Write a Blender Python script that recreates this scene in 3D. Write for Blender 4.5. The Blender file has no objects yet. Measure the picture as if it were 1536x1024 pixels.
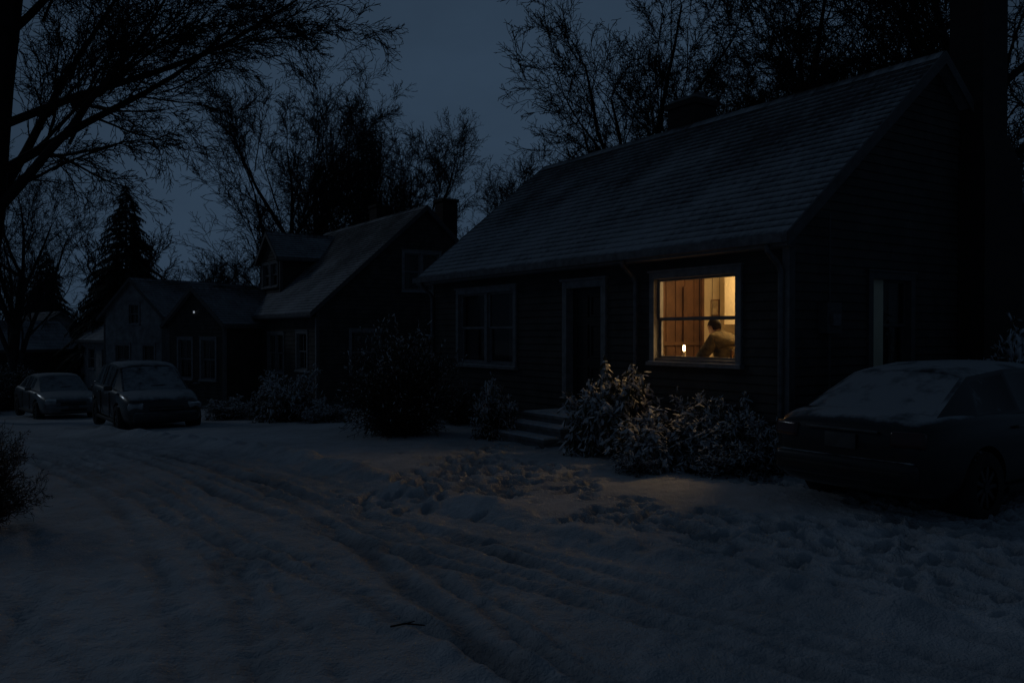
import bpy, bmesh, math, random
import numpy as np
from mathutils import Vector, Matrix
random.seed(7); np.random.seed(7)
SC=bpy.context.scene
SKY_STR=0.078; MOON=0.072; LAMP_W=58.0; CANDLE_W=9.0
SC.view_settings.view_transform='Standard'; SC.view_settings.look='None'
SC.view_settings.exposure=0; SC.view_settings.gamma=1

# ---------------------------------------------------------------- materials
def newmat(name):
    m=bpy.data.materials.new(name); m.use_nodes=True
    nt=m.node_tree; b=nt.nodes['Principled BSDF']
    return m,nt,b
def N(nt,typ,**kw):
    n=nt.nodes.new(typ)
    for k,v in kw.items():
        if k in n.inputs.keys(): n.inputs[k].default_value=v
        else: setattr(n,k,v)
    return n
def ramp(nt,src,a,b,ca=(0,0,0,1),cb=(1,1,1,1)):
    r=N(nt,'ShaderNodeValToRGB'); r.color_ramp.elements[0].position=a; r.color_ramp.elements[1].position=b
    r.color_ramp.elements[0].color=ca; r.color_ramp.elements[1].color=cb
    nt.links.new(src,r.inputs[0]); return r.outputs[0]
def mixc(nt,f,a,b):
    m=N(nt,'ShaderNodeMix',data_type='RGBA')
    nt.links.new(f,m.inputs[0])
    for i,v in ((6,a),(7,b)):
        if hasattr(v,'links'): nt.links.new(v,m.inputs[i])
        else: m.inputs[i].default_value=(*v,1) if len(v)==3 else v
    return m.outputs[2]
def math_(nt,op,a,b=None):
    m=N(nt,'ShaderNodeMath',operation=op)
    for i,v in enumerate((a,b)):
        if v is None: continue
        if hasattr(v,'links'): nt.links.new(v,m.inputs[i])
        else: m.inputs[i].default_value=v
    return m.outputs[0]
def coords(nt,kind='Object'):
    return N(nt,'ShaderNodeTexCoord').outputs[kind]
def noise(nt,co,scale,detail=3,rough=.55):
    n=N(nt,'ShaderNodeTexNoise'); n.inputs['Scale'].default_value=scale
    n.inputs['Detail'].default_value=detail; n.inputs['Roughness'].default_value=rough
    nt.links.new(co,n.inputs['Vector']); return n.outputs[0]
def bump(nt,b,h,dist,strength=1.0):
    n=N(nt,'ShaderNodeBump'); n.inputs['Distance'].default_value=dist; n.inputs['Strength'].default_value=strength
    nt.links.new(h,n.inputs['Height']); nt.links.new(n.outputs[0],b.inputs['Normal'])
def M(name,col,rough=.7,metal=0,sc=6,var=.35,bmp=0.0,snow=None,emit=None,coat=0,snowthr=.55,spec=.5,snowamp=1.3,snowcol=(.55,.57,.61),snowsoft=.22):
    m,nt,b=newmat(name); co=coords(nt)
    n=noise(nt,co,sc)
    dark=tuple(c*(1-var) for c in col); lite=tuple(min(1,c*(1+var)) for c in col)
    c=ramp(nt,n,.3,.7,(*dark,1),(*lite,1))
    b.inputs['Roughness'].default_value=rough; b.inputs['Metallic'].default_value=metal
    b.inputs['Specular IOR Level'].default_value=spec
    if coat: b.inputs['Coat Weight'].default_value=coat
    if snow is not None:
        g=N(nt,'ShaderNodeNewGeometry'); s=N(nt,'ShaderNodeSeparateXYZ'); nt.links.new(g.outputs['Normal'],s.inputs[0])
        n2=noise(nt,co,snow,4,.65)
        v=math_(nt,'ADD',s.outputs[2],math_(nt,'MULTIPLY',math_(nt,'SUBTRACT',n2,.5),snowamp))
        f=ramp(nt,v,snowthr,min(1,snowthr+snowsoft))
        c=mixc(nt,f,c,snowcol)
        r=N(nt,'ShaderNodeMapRange'); nt.links.new(f,r.inputs[0]); r.inputs[3].default_value=rough; r.inputs[4].default_value=.8
        nt.links.new(r.outputs[0],b.inputs['Roughness'])
        r2=N(nt,'ShaderNodeMapRange'); nt.links.new(f,r2.inputs[0]); r2.inputs[3].default_value=metal; r2.inputs[4].default_value=0
        nt.links.new(r2.outputs[0],b.inputs['Metallic'])
        r3=N(nt,'ShaderNodeMapRange'); nt.links.new(f,r3.inputs[0]); r3.inputs[3].default_value=coat; r3.inputs[4].default_value=0
        nt.links.new(r3.outputs[0],b.inputs['Coat Weight'])
        bump(nt,b,f,.012,.5)
    elif bmp: bump(nt,b,noise(nt,co,sc*4),bmp)
    nt.links.new(c,b.inputs['Base Color'])
    if emit: 
        b.inputs['Emission Color'].default_value=(*emit[0],1); b.inputs['Emission Strength'].default_value=emit[1]
    return m

def snow_mat(name,col):
    m,nt,b=newmat(name); co=coords(nt)
    n=noise(nt,co,.45,3); n3=noise(nt,co,3.2,4,.7)
    s=math_(nt,'ADD',math_(nt,'MULTIPLY',n,.6),math_(nt,'MULTIPLY',n3,.4))
    c=ramp(nt,s,.36,.62,tuple(x*.66 for x in col)+(1,),(*col,1))
    at=N(nt,'ShaderNodeAttribute'); at.attribute_name='rut'
    c=mixc(nt,at.outputs['Fac'],c,(.17,.175,.19))
    nt.links.new(c,b.inputs['Base Color']); b.inputs['Roughness'].default_value=.75
    b.inputs['Specular IOR Level'].default_value=.3
    h=math_(nt,'ADD',math_(nt,'MULTIPLY',noise(nt,co,13,3,.6),.7),math_(nt,'MULTIPLY',noise(nt,co,60,1,.6),.3))
    bump(nt,b,h,.04,1)
    return m
SNOW=snow_mat('snow',(.65,.67,.71))
ROADSNOW=snow_mat('packed_snow',(.60,.62,.66))

def roof_mat():
    m,nt,b=newmat('snow_dusted_shingles')
    uv=N(nt,'ShaderNodeUVMap').outputs[0]
    br=N(nt,'ShaderNodeTexBrick'); nt.links.new(uv,br.inputs['Vector'])
    br.inputs['Scale'].default_value=1; br.inputs['Brick Width'].default_value=.32; br.inputs['Row Height'].default_value=.155
    br.inputs['Mortar Size'].default_value=.012; br.inputs['Color1'].default_value=(.045,.045,.047,1); br.inputs['Color2'].default_value=(.10,.10,.105,1)
    br.inputs['Mortar'].default_value=(.010,.010,.012,1); br.inputs['Mortar Smooth'].default_value=.3
    sp=N(nt,'ShaderNodeSeparateXYZ'); nt.links.new(uv,sp.inputs[0])
    fr=math_(nt,'FRACT',math_(nt,'DIVIDE',sp.outputs[1],.155))
    n1=noise(nt,uv,.55,3); n2=noise(nt,uv,9,4,.7)
    mp=N(nt,'ShaderNodeMapping'); mp.inputs['Scale'].default_value=(7,1.2,1); nt.links.new(uv,mp.inputs[0]); n3=noise(nt,mp.outputs[0],1.5,4,.7)
    lowv=N(nt,'ShaderNodeMapRange'); nt.links.new(sp.outputs[1],lowv.inputs[0]); lowv.inputs[1].default_value=0; lowv.inputs[2].default_value=4.5; lowv.inputs[3].default_value=.14; lowv.inputs[4].default_value=-.12
    v=math_(nt,'ADD',math_(nt,'MULTIPLY',fr,.30),math_(nt,'ADD',math_(nt,'MULTIPLY',n1,.62),math_(nt,'ADD',math_(nt,'MULTIPLY',n2,.36),math_(nt,'MULTIPLY',n3,.34))))
    v=math_(nt,'ADD',v,lowv.outputs[0])
    f=ramp(nt,v,.70,1.0)
    c=mixc(nt,math_(nt,'MULTIPLY',f,.85),br.outputs['Color'],(.52,.54,.58))
    nt.links.new(c,b.inputs['Base Color']); b.inputs['Roughness'].default_value=.85; b.inputs['Specular IOR Level'].default_value=.25
    h=math_(nt,'ADD',math_(nt,'MULTIPLY',math_(nt,'SUBTRACT',1,fr),.6),math_(nt,'ADD',math_(nt,'MULTIPLY',br.outputs['Fac'],-.4),math_(nt,'MULTIPLY',n2,.5)))
    bump(nt,b,h,.035,1)
    return m
ROOF=roof_mat()
def brick_mat():
    m,nt,b=newmat('old_brick'); co=coords(nt)
    g=N(nt,'ShaderNodeSeparateXYZ'); nt.links.new(co,g.inputs[0])
    cb=N(nt,'ShaderNodeCombineXYZ'); nt.links.new(math_(nt,'ADD',g.outputs[0],g.outputs[1]),cb.inputs[0]); nt.links.new(g.outputs[2],cb.inputs[1])
    br=N(nt,'ShaderNodeTexBrick'); nt.links.new(cb.outputs[0],br.inputs['Vector']); br.inputs['Scale'].default_value=1
    br.inputs['Brick Width'].default_value=.22; br.inputs['Row Height'].default_value=.075; br.inputs['Mortar Size'].default_value=.008
    br.inputs['Color1'].default_value=(.035,.024,.021,1); br.inputs['Color2'].default_value=(.05,.034,.03,1); br.inputs['Mortar'].default_value=(.035,.034,.032,1)
    nt.links.new(br.outputs[0],b.inputs['Base Color']); b.inputs['Roughness'].default_value=.9
    bump(nt,b,br.outputs['Fac'],-.01); return m
BRICK=brick_mat()
SIDING=M('dark_clapboard',(.066,.062,.061),.75,sc=3,var=.3,bmp=.004,spec=.3)
SIDING2=M('brown_clapboard',(.07,.064,.06),.8,sc=3,spec=.3)
SIDING3=M('grey_clapboard',(.26,.26,.27),.8,sc=3,spec=.3)
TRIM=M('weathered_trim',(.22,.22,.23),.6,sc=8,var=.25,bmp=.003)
TRIMD=M('shaded_trim',(.08,.08,.085),.65,sc=8,var=.25)  # darker copy of the trim, gable-side shade put into its colour
CONC=M('concrete',(.2,.2,.2),.9,sc=7,bmp=.01,snow=2.5,snowthr=.66)
FOUND=M('foundation',(.10,.10,.10),.9,sc=7,bmp=.01)
DOORM=M('dark_door_paint',(.02,.018,.018),.5,sc=5)
METAL=M('galvanised_metal',(.15,.15,.16),.5,.4,sc=9)
DARKROOM=M('unlit_room_and_cord',(.025,.025,.028),.9,sc=12)  # near-black for unlit rooms behind glass; also colours cords and wick
CURTD=M('dim_curtain',(.10,.10,.105),.9,sc=20,var=.2)
BARK=M('bark',(.028,.026,.024),.95,sc=5,var=.4,spec=.1)
BARKHAZE=M('hazed_bark',(.042,.044,.049),.95,sc=2,var=.4,spec=.1)  # paler blue-grey for background trees: distance haze put into the bark colour
LEAF=M('evergreen_leaves',(.05,.055,.036),.6,sc=9,var=.5,snow=6,snowthr=.62,snowamp=1.2)
SLEAF=M('snow_laden_leaves',(.075,.078,.045),.55,sc=9,var=.5,snow=3.5,snowthr=.22,snowamp=1.1,snowcol=(.6,.62,.66))
NEEDLE=M('conifer_needles',(.024,.034,.028),.8,sc=3,var=.4,spec=.2)
TWIG=M('shrub_twigs',(.05,.04,.034),.9,sc=8,spec=.2)
SNOWB=M('clinging_snow',(.62,.64,.68),.8,sc=10,var=.12)
def glass_mat():
    m=bpy.data.materials.new('window_glass'); m.use_nodes=True; nt=m.node_tree; nt.nodes.clear()
    o=N(nt,'ShaderNodeOutputMaterial'); t=N(nt,'ShaderNodeBsdfTransparent'); t.inputs[0].default_value=(.93,.93,.92,1)
    g=N(nt,'ShaderNodeBsdfGlossy'); g.inputs['Roughness'].default_value=.04
    lw=N(nt,'ShaderNodeLayerWeight'); f=math_(nt,'ADD',math_(nt,'MULTIPLY',math_(nt,'POWER',lw.outputs['Facing'],5.0),.9),.045)
    lw.inputs[0].default_value=.5
    mx=N(nt,'ShaderNodeMixShader'); nt.links.new(f,mx.inputs[0]); nt.links.new(t.outputs[0],mx.inputs[1]); nt.links.new(g.outputs[0],mx.inputs[2]); nt.links.new(mx.outputs[0],o.inputs[0])
    return m
GLASS=glass_mat()
PLASTER=M('cream_plaster',(.74,.66,.48),.9,sc=2.5,var=.10,bmp=.004)
PANEL=M('brown_panelling',(.085,.042,.022),.6,sc=3,var=.4)
CEIL=M('ceiling_paint',(.55,.5,.42),.9,sc=3,var=.08)
WOOD=M('table_wood',(.14,.07,.035),.5,sc=5,var=.35)
FLOORM=M('floor_boards',(.14,.08,.045),.6,sc=5)
PAPER=M('framed_print',(.45,.38,.26),.7,sc=14,var=.45)
CURT=M('curtain_cloth',(.55,.46,.3),.9,sc=20,var=.15)
COAT=M('olive_coat',(.145,.115,.058),.9,sc=14,var=.5,bmp=.012,spec=.2)
PANTS=M('dark_trousers',(.03,.03,.035),.9,sc=16)
SKIN=M('skin',(.42,.24,.155),.55,sc=20,var=.08)
HAIR=M('dark_hair',(.022,.016,.011),.8,sc=40,var=.4,bmp=.003,spec=.2)
WAX=M('candle_wax',(.75,.68,.5),.5,sc=10,var=.05)
CERAM=M('white_ceramic',(.6,.58,.52),.4,sc=10,var=.05)
FLAME=M('flame',(1,.6,.2),.5,emit=((1,.66,.28),45))
BULB=M('lamp_shade_glass',(1,.8,.5),.5,emit=((1,.66,.3),5))

# ---------------------------------------------------------------- helpers
def make_obj(name,verts,faces,mats,fm=None,uvs=None,parent=None,loc=(0,0,0),smooth=False):
    me=bpy.data.meshes.new(name); me.from_pydata([tuple(v) for v in verts],[],faces)
    for m in mats: me.materials.append(m)
    if fm is not None: me.polygons.foreach_set('material_index',fm)
    if uvs is not None:
        ul=me.uv_layers.new(name='UVMap'); flat=[c for f in uvs for uv in f for c in uv]; ul.data.foreach_set('uv',flat)
    if smooth: me.polygons.foreach_set('use_smooth',[True]*len(me.polygons))
    me.update()
    o=bpy.data.objects.new(name,me); SC.collection.objects.link(o); o.location=loc
    if parent: o.parent=parent
    return o
def empty(name,loc=(0,0,0),rz=0):
    e=bpy.data.objects.new(name,None); SC.collection.objects.link(e); e.location=loc; e.rotation_euler[2]=rz; e.empty_display_size=.3
    return e
def np_mesh(name,V,Q,mats,fm=None,smooth=False):
    me=bpy.data.meshes.new(name); V=np.asarray(V,dtype=np.float32); Q=np.asarray(Q,dtype=np.int32)
    me.vertices.add(len(V)); me.vertices.foreach_set('co',V.ravel())
    me.loops.add(Q.size); me.loops.foreach_set('vertex_index',Q.ravel())
    me.polygons.add(len(Q)); me.polygons.foreach_set('loop_start',np.arange(0,Q.size,4,dtype=np.int32))
    for m in mats: me.materials.append(m)
    if fm is not None: me.polygons.foreach_set('material_index',np.asarray(fm,dtype=np.int32))
    me.polygons.foreach_set('use_smooth',np.full(len(Q),smooth,dtype=bool))
    me.update(calc_edges=True); return me
def link(name,me,loc=(0,0,0),rz=0,s=1,parent=None):
    o=bpy.data.objects.new(name,me); SC.collection.objects.link(o); o.location=loc; o.rotation_euler[2]=rz
    o.scale=(s,s,s) if not hasattr(s,'__len__') else s
    if parent: o.parent=parent
    return o

class Frame:
    def __init__(s,O,t,q): s.O=O; s.t=t; s.q=q
    def pt(s,t,q,z): return (s.O[0]+s.t[0]*t+s.q[0]*q, s.O[1]+s.t[1]*t+s.q[1]*q, z)
class House:
    def __init__(s,name,loc): s.name=name; s.loc=loc; s.parts={}
    def quad(s,part,mat,pts,uv=None):
        p=s.parts.setdefault(part,dict(v=[],f=[],m=[],fm=[],uv=[]))
        if mat not in p['m']: p['m'].append(mat)
        i=len(p['v']); p['v']+= [tuple(a-b for a,b in zip(q,s.loc)) for q in pts]
        p['f'].append(tuple(range(i,i+len(pts)))); p['fm'].append(p['m'].index(mat)); p['uv'].append(uv or [(0,0)]*len(pts))
    def box(s,part,mat,P,u0,u1,z0,z1,o0,o1):
        c=[P(u,z,o) for o in (o0,o1) for z in (z0,z1) for u in (u0,u1)]
        for f in ((0,1,3,2),(4,5,7,6),(0,1,5,4),(2,3,7,6),(0,2,6,4),(1,3,7,5)): s.quad(part,mat,[c[i] for i in f])
    def finish(s):
        e=empty(s.name,s.loc)
        for k,p in s.parts.items(): make_obj(k,p['v'],p['f'],p['m'],p['fm'],p['uv'],parent=e)
        return e

def clap(H,mat,P,u0,u1,z0,z1,ops=(),row=.12,clip=None,part='walls'):
    z=z0
    while z<z1-1e-4:
        zt=min(z+row,z1)
        cuts=sorted(set([z,zt]+[c for o in ops for c in (o[2],o[3]) if z<c<zt]))
        for a,b in zip(cuts[:-1],cuts[1:]):
            oa=.024-.02*(a-z)/row; ob=.024-.02*(b-z)/row
            la,ha=clip(a) if clip else (u0,u1); lb,hb=clip(b) if clip else (u0,u1)
            spans=[((la,ha),(lb,hb))]
            mid=(a+b)/2
            for o in ops:
                if o[2]<mid<o[3]:
                    ns=[]
                    for (A,B) in spans:
                        if o[0]>A[0] and o[1]<A[1]:
                            ns+= [((A[0],o[0]),(B[0],o[0])),((o[1],A[1]),(o[1],B[1]))]
                        else: ns.append((A,B))
                    spans=ns
            for A,B in spans:
                H.quad(part,mat,[P(A[0],a,oa),P(A[1],a,oa),P(B[1],b,ob),P(B[0],b,ob)])
                if a==z: H.quad(part,mat,[P(A[0],a,oa),P(A[1],a,oa),P(A[1],a,-.002),P(A[0],a,-.002)])
        z=zt

def window(H,P,a,b,c,d,trim=TRIM,tw=.1,units=1,munt=False,dark=True,name='window',cas=.03):
    g=H.box
    g(name,trim,P,a-tw,a,c-.02,d+tw,-.02,.024+cas); g(name,trim,P,b,b+tw,c-.02,d+tw,-.02,.024+cas)
    g(name,trim,P,a,b,d,d+tw,-.02,.022+cas); g(name,trim,P,a-tw-.03,b+tw+.03,d+tw,d+tw+.03,-.02,.045+cas)
    g(name,trim,P,a-tw-.03,b+tw+.03,c-.075,c-.02,-.02,.07+cas)
    g(name,SNOWB,P,a-tw,b+tw,c-.019,c-.010,.02+cas+.006,.05+cas)
    g(name,trim,P,a,b,c-.02,c+.03,-.12,.02)
    g(name,trim,P,a-.02,a,c,d,-.14,-.021); g(name,trim,P,b,b+.02,c,d,-.14,-.021); g(name,trim,P,a,b,d,d+.02,-.14,-.021)
    w=(b-a)/units
    for i in range(units):
        x0=a+i*w; x1=x0+w; sw=.045
        if i>0: g(name,trim,P,x0-.05,x0+.05,c+.031,d,-.1,.015); x0+=.05
        if i<units-1: x1-=.05
        zm=(c+d)/2
        for (za,zb,oo) in ((c+.03,zm+.02,-.06),(zm-.0,d,-.03)):
            g(name,trim,P,x0,x0+sw,za,zb,oo-.03,oo); g(name,trim,P,x1-sw,x1,za,zb,oo-.03,oo)
            g(name,trim,P,x0+sw,x1-sw,za,za+.035,oo-.03,oo-.001); g(name,trim,P,x0+sw,x1-sw,zb-.035,zb,oo-.03,oo-.001)
            H.quad('glass',GLASS,[P(x0+sw,za,oo-.015),P(x1-sw,za,oo-.015),P(x1-sw,zb,oo-.015),P(x0+sw,zb,oo-.015)])
            if munt: g(name,trim,P,(x0+x1)/2-.01,(x0+x1)/2+.01,za+.03,zb-.03,oo-.02,oo-.002)
    if dark:
        H.quad('unlit_room_backing',DARKROOM,[P(a-.02,c-.02,-.22),P(b+.02,c-.02,-.22),P(b+.02,d+.02,-.22),P(a-.02,d+.02,-.22)])  # dark sheet standing in for the shade of the unlit room
        for s,(x0,x1) in enumerate(((a,a+(b-a)*.22),(b-(b-a)*.22,b))):
            k=10
            for j in range(k):
                ua=x0+(x1-x0)*j/k; ub=x0+(x1-x0)*(j+1)/k
                H.quad('curtains',CURTD,[P(ua,c,-.17-.03*(j%2)),P(ub,c,-.17-.03*((j+1)%2)),P(ub,d,-.17-.03*((j+1)%2)),P(ua,d,-.17-.03*(j%2))])

def block(H,F,L,D,ze,zr,zg,fops=(),gops=(),mat=SIDING,trim=TRIM,oh=.3,rk=.2,row=.12,found=.35):
    slope=(zr-ze)/(D/2+oh)
    def zroof(q): return ze+slope*(min(q,D-q)+oh)
    PF=lambda u,z,o: F.pt(u,-o,z)
    PB=lambda u,z,o: F.pt(u,D+o,z)
    PR=lambda u,z,o: F.pt(-o,u,z)
    PL=lambda u,z,o: F.pt(L+o,u,z)
    zf=zg+found; zw=zroof(0)-.1
    for P,l in ((PF,L),(PB,L),(PR,D),(PL,D)): H.box('foundation',FOUND,P,.01,l-.01,zg-.6,zf,-.15,-.01)
    clap(H,mat,PF,0,L,zf,zw,[o[:4] for o in fops],row); clap(H,mat,PB,0,L,zf,zw,(),row*2)
    def clip(z):
        if z<=zroof(0)-.1: return (0,D)
        q=(z+.09-ze)/slope-oh
        q=min(max(q,0),D/2); return (q,D-q)
    clap(H,mat,PR,0,D,zf,zr-.1,[o[:4] for o in gops],row,clip); clap(H,mat,PL,0,D,zf,zr-.1,(),row*2,clip)
    for P,l in ((PF,L),(PR,D)):
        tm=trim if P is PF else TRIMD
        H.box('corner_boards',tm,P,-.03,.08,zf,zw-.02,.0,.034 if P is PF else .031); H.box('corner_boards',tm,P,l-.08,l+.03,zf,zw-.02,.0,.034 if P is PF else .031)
    th=.09; t0=-rk; t1=L+rk
    sl=math.hypot(D/2+oh,zr-ze)
    for side in (0,1):
        Q=(lambda q:q) if side==0 else (lambda q:D-q)
        nx=24
        for i in range(nx):
            ta=t0+(t1-t0)*i/nx; tb=t0+(t1-t0)*(i+1)/nx
            H.quad('roof',ROOF,[F.pt(ta,Q(-oh),ze),F.pt(tb,Q(-oh),ze),F.pt(tb,Q(D/2),zr),F.pt(ta,Q(D/2),zr)],[(ta,0),(tb,0),(tb,sl),(ta,sl)])
        H.quad('roof',trim,[F.pt(t0,Q(-oh),ze-th),F.pt(t1,Q(-oh),ze-th),F.pt(t1,Q(D/2),zr-th),F.pt(t0,Q(D/2),zr-th)])
        H.quad('roof',trim,[F.pt(t0,Q(-oh),ze-th),F.pt(t1,Q(-oh),ze-th),F.pt(t1,Q(-oh),ze),F.pt(t0,Q(-oh),ze)])
        for tt,tw in ((t0,-.03),(t1,.03)):
            a=F.pt(tt,Q(-oh),ze+.01);b=F.pt(tt,Q(D/2),zr+.01);c=F.pt(tt,Q(D/2),zr-.17);d=F.pt(tt,Q(-oh),ze-.17)
            a2=F.pt(tt+tw,Q(-oh),ze+.01);b2=F.pt(tt+tw,Q(D/2),zr+.01);c2=F.pt(tt+tw,Q(D/2),zr-.17);d2=F.pt(tt+tw,Q(-oh),ze-.17)
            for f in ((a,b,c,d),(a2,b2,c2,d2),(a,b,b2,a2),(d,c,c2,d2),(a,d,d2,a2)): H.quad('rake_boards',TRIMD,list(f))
        zs=ze-.16
        H.quad('soffit',trim,[F.pt(t0,Q(-oh),zs),F.pt(t1,Q(-oh),zs),F.pt(t1,Q(0.02),zs),F.pt(t0,Q(0.02),zs)])
        PG=(lambda u,z,o:F.pt(u,-oh-o,z)) if side==0 else (lambda u,z,o:F.pt(u,D+oh+o,z))
        H.box('fascia',trim,PG,t0,t1,ze-.165,ze-.005,-.02,.004)
        H.box('gutter',METAL,PG,t0,t1,ze-.13,ze-.115,.005,.11); H.box('gutter',METAL,PG,t0,t1,ze-.114,ze-.02,.1,.112)
    for s in (-1,1):
        H.quad('roof',ROOF,[F.pt(t0,D/2,zr+.02),F.pt(t1,D/2,zr+.02),F.pt(t1,D/2+s*.16,zr-.16*slope+.015),F.pt(t0,D/2+s*.16,zr-.16*slope+.015)],[(t0,3),(t1,3),(t1,3.1),(t0,3.1)])
    return PF,PR,PB,PL,zroof

def tubes(segs,k=4):
    S=np.array(segs,dtype=np.float64); p0=S[:,0:3];p1=S[:,3:6];r0=S[:,6];r1=S[:,7]
    d=p1-p0; L=np.linalg.norm(d,axis=1,keepdims=True)+1e-9; d/=L
    ref=np.where(np.abs(d[:,2:3])>.9,np.array([[1.,0,0]]),np.array([[0,0,1.]]))
    a=np.cross(d,ref); a/=np.linalg.norm(a,axis=1,keepdims=True)+1e-9; b=np.cross(d,a)
    n=len(S); V=np.zeros((n,2*k,3))
    p1=p1+d*(r1[:,None]*.25)
    for i in range(k):
        th=2*math.pi*i/k; o=a*math.cos(th)+b*math.sin(th)
        V[:,i]=p0+o*r0[:,None]; V[:,k+i]=p1+o*r1[:,None]
    base=(np.arange(n)*2*k)[:,None]
    Q=[]
    for i in range(k):
        j=(i+1)%k; Q.append(np.concatenate([base+i,base+j,base+k+j,base+k+i],axis=1))
    return V.reshape(-1,3),np.concatenate(Q)
def pipe(H,part,mat,pts,r):
    segs=[(*a,*b,r,r) for a,b in zip(pts[:-1],pts[1:])]
    V,Q=tubes(segs,8)
    p=H.parts.setdefault(part,dict(v=[],f=[],m=[],fm=[],uv=[]))
    if mat not in p['m']: p['m'].append(mat)
    i=len(p['v']); p['v']+=[tuple(v-np.array(H.loc)) for v in V]
    for q in Q: p['f'].append(tuple(int(x)+i for x in q)); p['fm'].append(p['m'].index(mat)); p['uv'].append([(0,0)]*4)

# ---------------------------------------------------------------- terrain
D1=(-.5476,.8368); N1=(.8368,.5476)
def gz(x,y):
    s=D1[0]*x+D1[1]*y-14.0
    sp=np.log1p(np.exp(np.clip(s/1.5,-30,30)))*1.5
    sp=np.where(s>40,s,sp)
    return -3.4*(1-np.exp(-.068*sp/3.4))
def GZ(x,y): return float(gz(np.array(x,float),np.array(y,float)))
def vnoise(x,y,sc,seed):
    r=np.random.RandomState(seed).rand(256,256); x=x*sc+1000; y=y*sc+1000
    xi=np.floor(x).astype(int); yi=np.floor(y).astype(int); fx=x-xi; fy=y-yi
    fx=fx*fx*(3-2*fx); fy=fy*fy*(3-2*fy); a=r[xi%256,yi%256]; b=r[(xi+1)%256,yi%256]; c=r[xi%256,(yi+1)%256]; d=r[(xi+1)%256,(yi+1)%256]
    return (a*(1-fx)+b*fx)*(1-fy)+(c*(1-fx)+d*fx)*fy-.5
def spline(ctrl):
    cl=[]
    for i in range(1,len(ctrl)-2):
        p0,p1,p2,p3=[np.array(c,float) for c in ctrl[i-1:i+3]]
        for j in range(10):
            t=j/10; cl.append(.5*((2*p1)+(-p0+p2)*t+(2*p0-5*p1+4*p2-p3)*t*t+(-p0+3*p1-3*p2+p3)*t**3))
    return [np.array(ctrl[0],float)]+cl+[np.array(ctrl[-2],float),np.array(ctrl[-1],float)]
cl=spline([(26,-26),(12,-9),(5.2,-.8),(1.7,2.6),(-.1,4.5),(-2.5,6.8),(-5.1,9.9),(-7.6,12.8),(-12,17.2),(-20,23),(-32,29.5),(-50,37),(-90,52)])
cl2=spline([(5,-12),(2.0,-2),(.75,1.6),(-.35,4.0),(-1.6,6.4),(-3.2,9.0),(-5.3,11.6),(-8.6,14.9),(-13.5,18.6),(-20,23),(-32,29.5)])
cl3=spline([(3,-12),(.2,-2),(-1.0,1.6),(-2.0,4.0),(-3.1,6.4),(-4.6,8.8),(-6.6,11.4),(-9.6,14.6),(-14,18.2),(-20,22.6),(-32,29)])
def road_off(X,Y,cl=cl):
    best=np.full(X.shape,1e9); off=np.zeros(X.shape); S=np.zeros(X.shape); acc=0
    for a,b in zip(cl[:-1],cl[1:]):
        d=b-a; L=np.hypot(*d); 
        if L<1e-6: continue
        d=d/L; t=np.clip((X-a[0])*d[0]+(Y-a[1])*d[1],0,L)
        dx=X-(a[0]+d[0]*t); dy=Y-(a[1]+d[1]*t); dist=np.hypot(dx,dy)
        m=dist<best; best[m]=dist[m]; sg=np.sign(dx*d[1]-dy*d[0]); off[m]=(dist*sg)[m]; S[m]=(acc+t)[m]; acc+=L
    return off,S
def axis(lo,hi,step,far0,far1,g=1.09):
    a=list(np.arange(lo,hi,step)); s=step; x=lo
    while x>far0: s*=g; x-=s; a.insert(0,x)
    s=step; x=a[-1]
    while x<far1: s*=g; x+=s; a.append(x)
    return np.array(a)
xs=axis(-7.0,6.2,.030,-450,450); ys=axis(3.6,13.5,.030,-80,600,1.05)
X,Y=np.meshgrid(xs,ys,indexing='ij')
off,S=road_off(X,Y); off2,S2=road_off(X,Y,cl2); off3,S3=road_off(X,Y,cl3)
Z=gz(X,Y)
w=vnoise(S,S*0+3,.30,5)*.45+vnoise(S,S*0+9,1.1,6)*.06
o=off+w
road=1/(1+np.exp((np.abs(off+.25+vnoise(X,Y,.5,8)*.5)-2.6)/.14))
h=-.05*road; rut=np.zeros(X.shape)
amp=.68+vnoise(X,Y,.6,11)*1.0+vnoise(X,Y,1.9,10)*.5
amp=np.clip(amp,.08,2)
def carve(of,Sx,wob,c,wd,dp,n_,mask):
    global h,rut
    oo=of+wob+vnoise(Sx,Sx*0+c*7,.20,20+n_)*.40+vnoise(X,Y,4,90+n_)*.05
    g0=np.exp(-((oo-c)/wd)**4)
    h=h-dp*.72*g0*amp*mask+ .020*(np.exp(-((oo-c-wd*1.6)/.05)**2)+np.exp(-((oo-c+wd*1.6)/.05)**2))*mask*amp*(.5+1.8*vnoise(X,Y,8,60+n_))
    h=h+ .007*np.sin(Sx*2*math.pi/.09+oo*14)*g0*mask
    rut=np.maximum(rut,g0*mask*amp*(dp/.062)*(.62+.8*vnoise(X,Y,3,80+n_)))
for n_,(c,wd,dp) in enumerate(((-1.45,.06,.02),(.2,.07,.04),(.42,.05,.03),(1.1,.08,.05),(1.32,.05,.025),(1.72,.09,.06),(1.95,.06,.04),(2.2,.05,.025))):
    carve(off,S,w*(.6+.5*math.sin(c*5)),c,wd,dp,n_,road)
near=1/(1+np.exp((Y-13)/1.0))
for n_,(c,wd,dp) in enumerate(((-.95,.08,.05),(-.75,.06,.035),(-.32,.05,.02),(.55,.09,.055),(.78,.06,.04),(1.05,.05,.02))): carve(off2,S2,w*.5,c,wd,dp,n_+8,near)
for n_,(c,wd,dp) in enumerate(((-.7,.08,.03),(.72,.08,.035),(.95,.05,.02))): carve(off3,S3,w*.6,c,wd,dp,n_+15,near)
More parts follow.
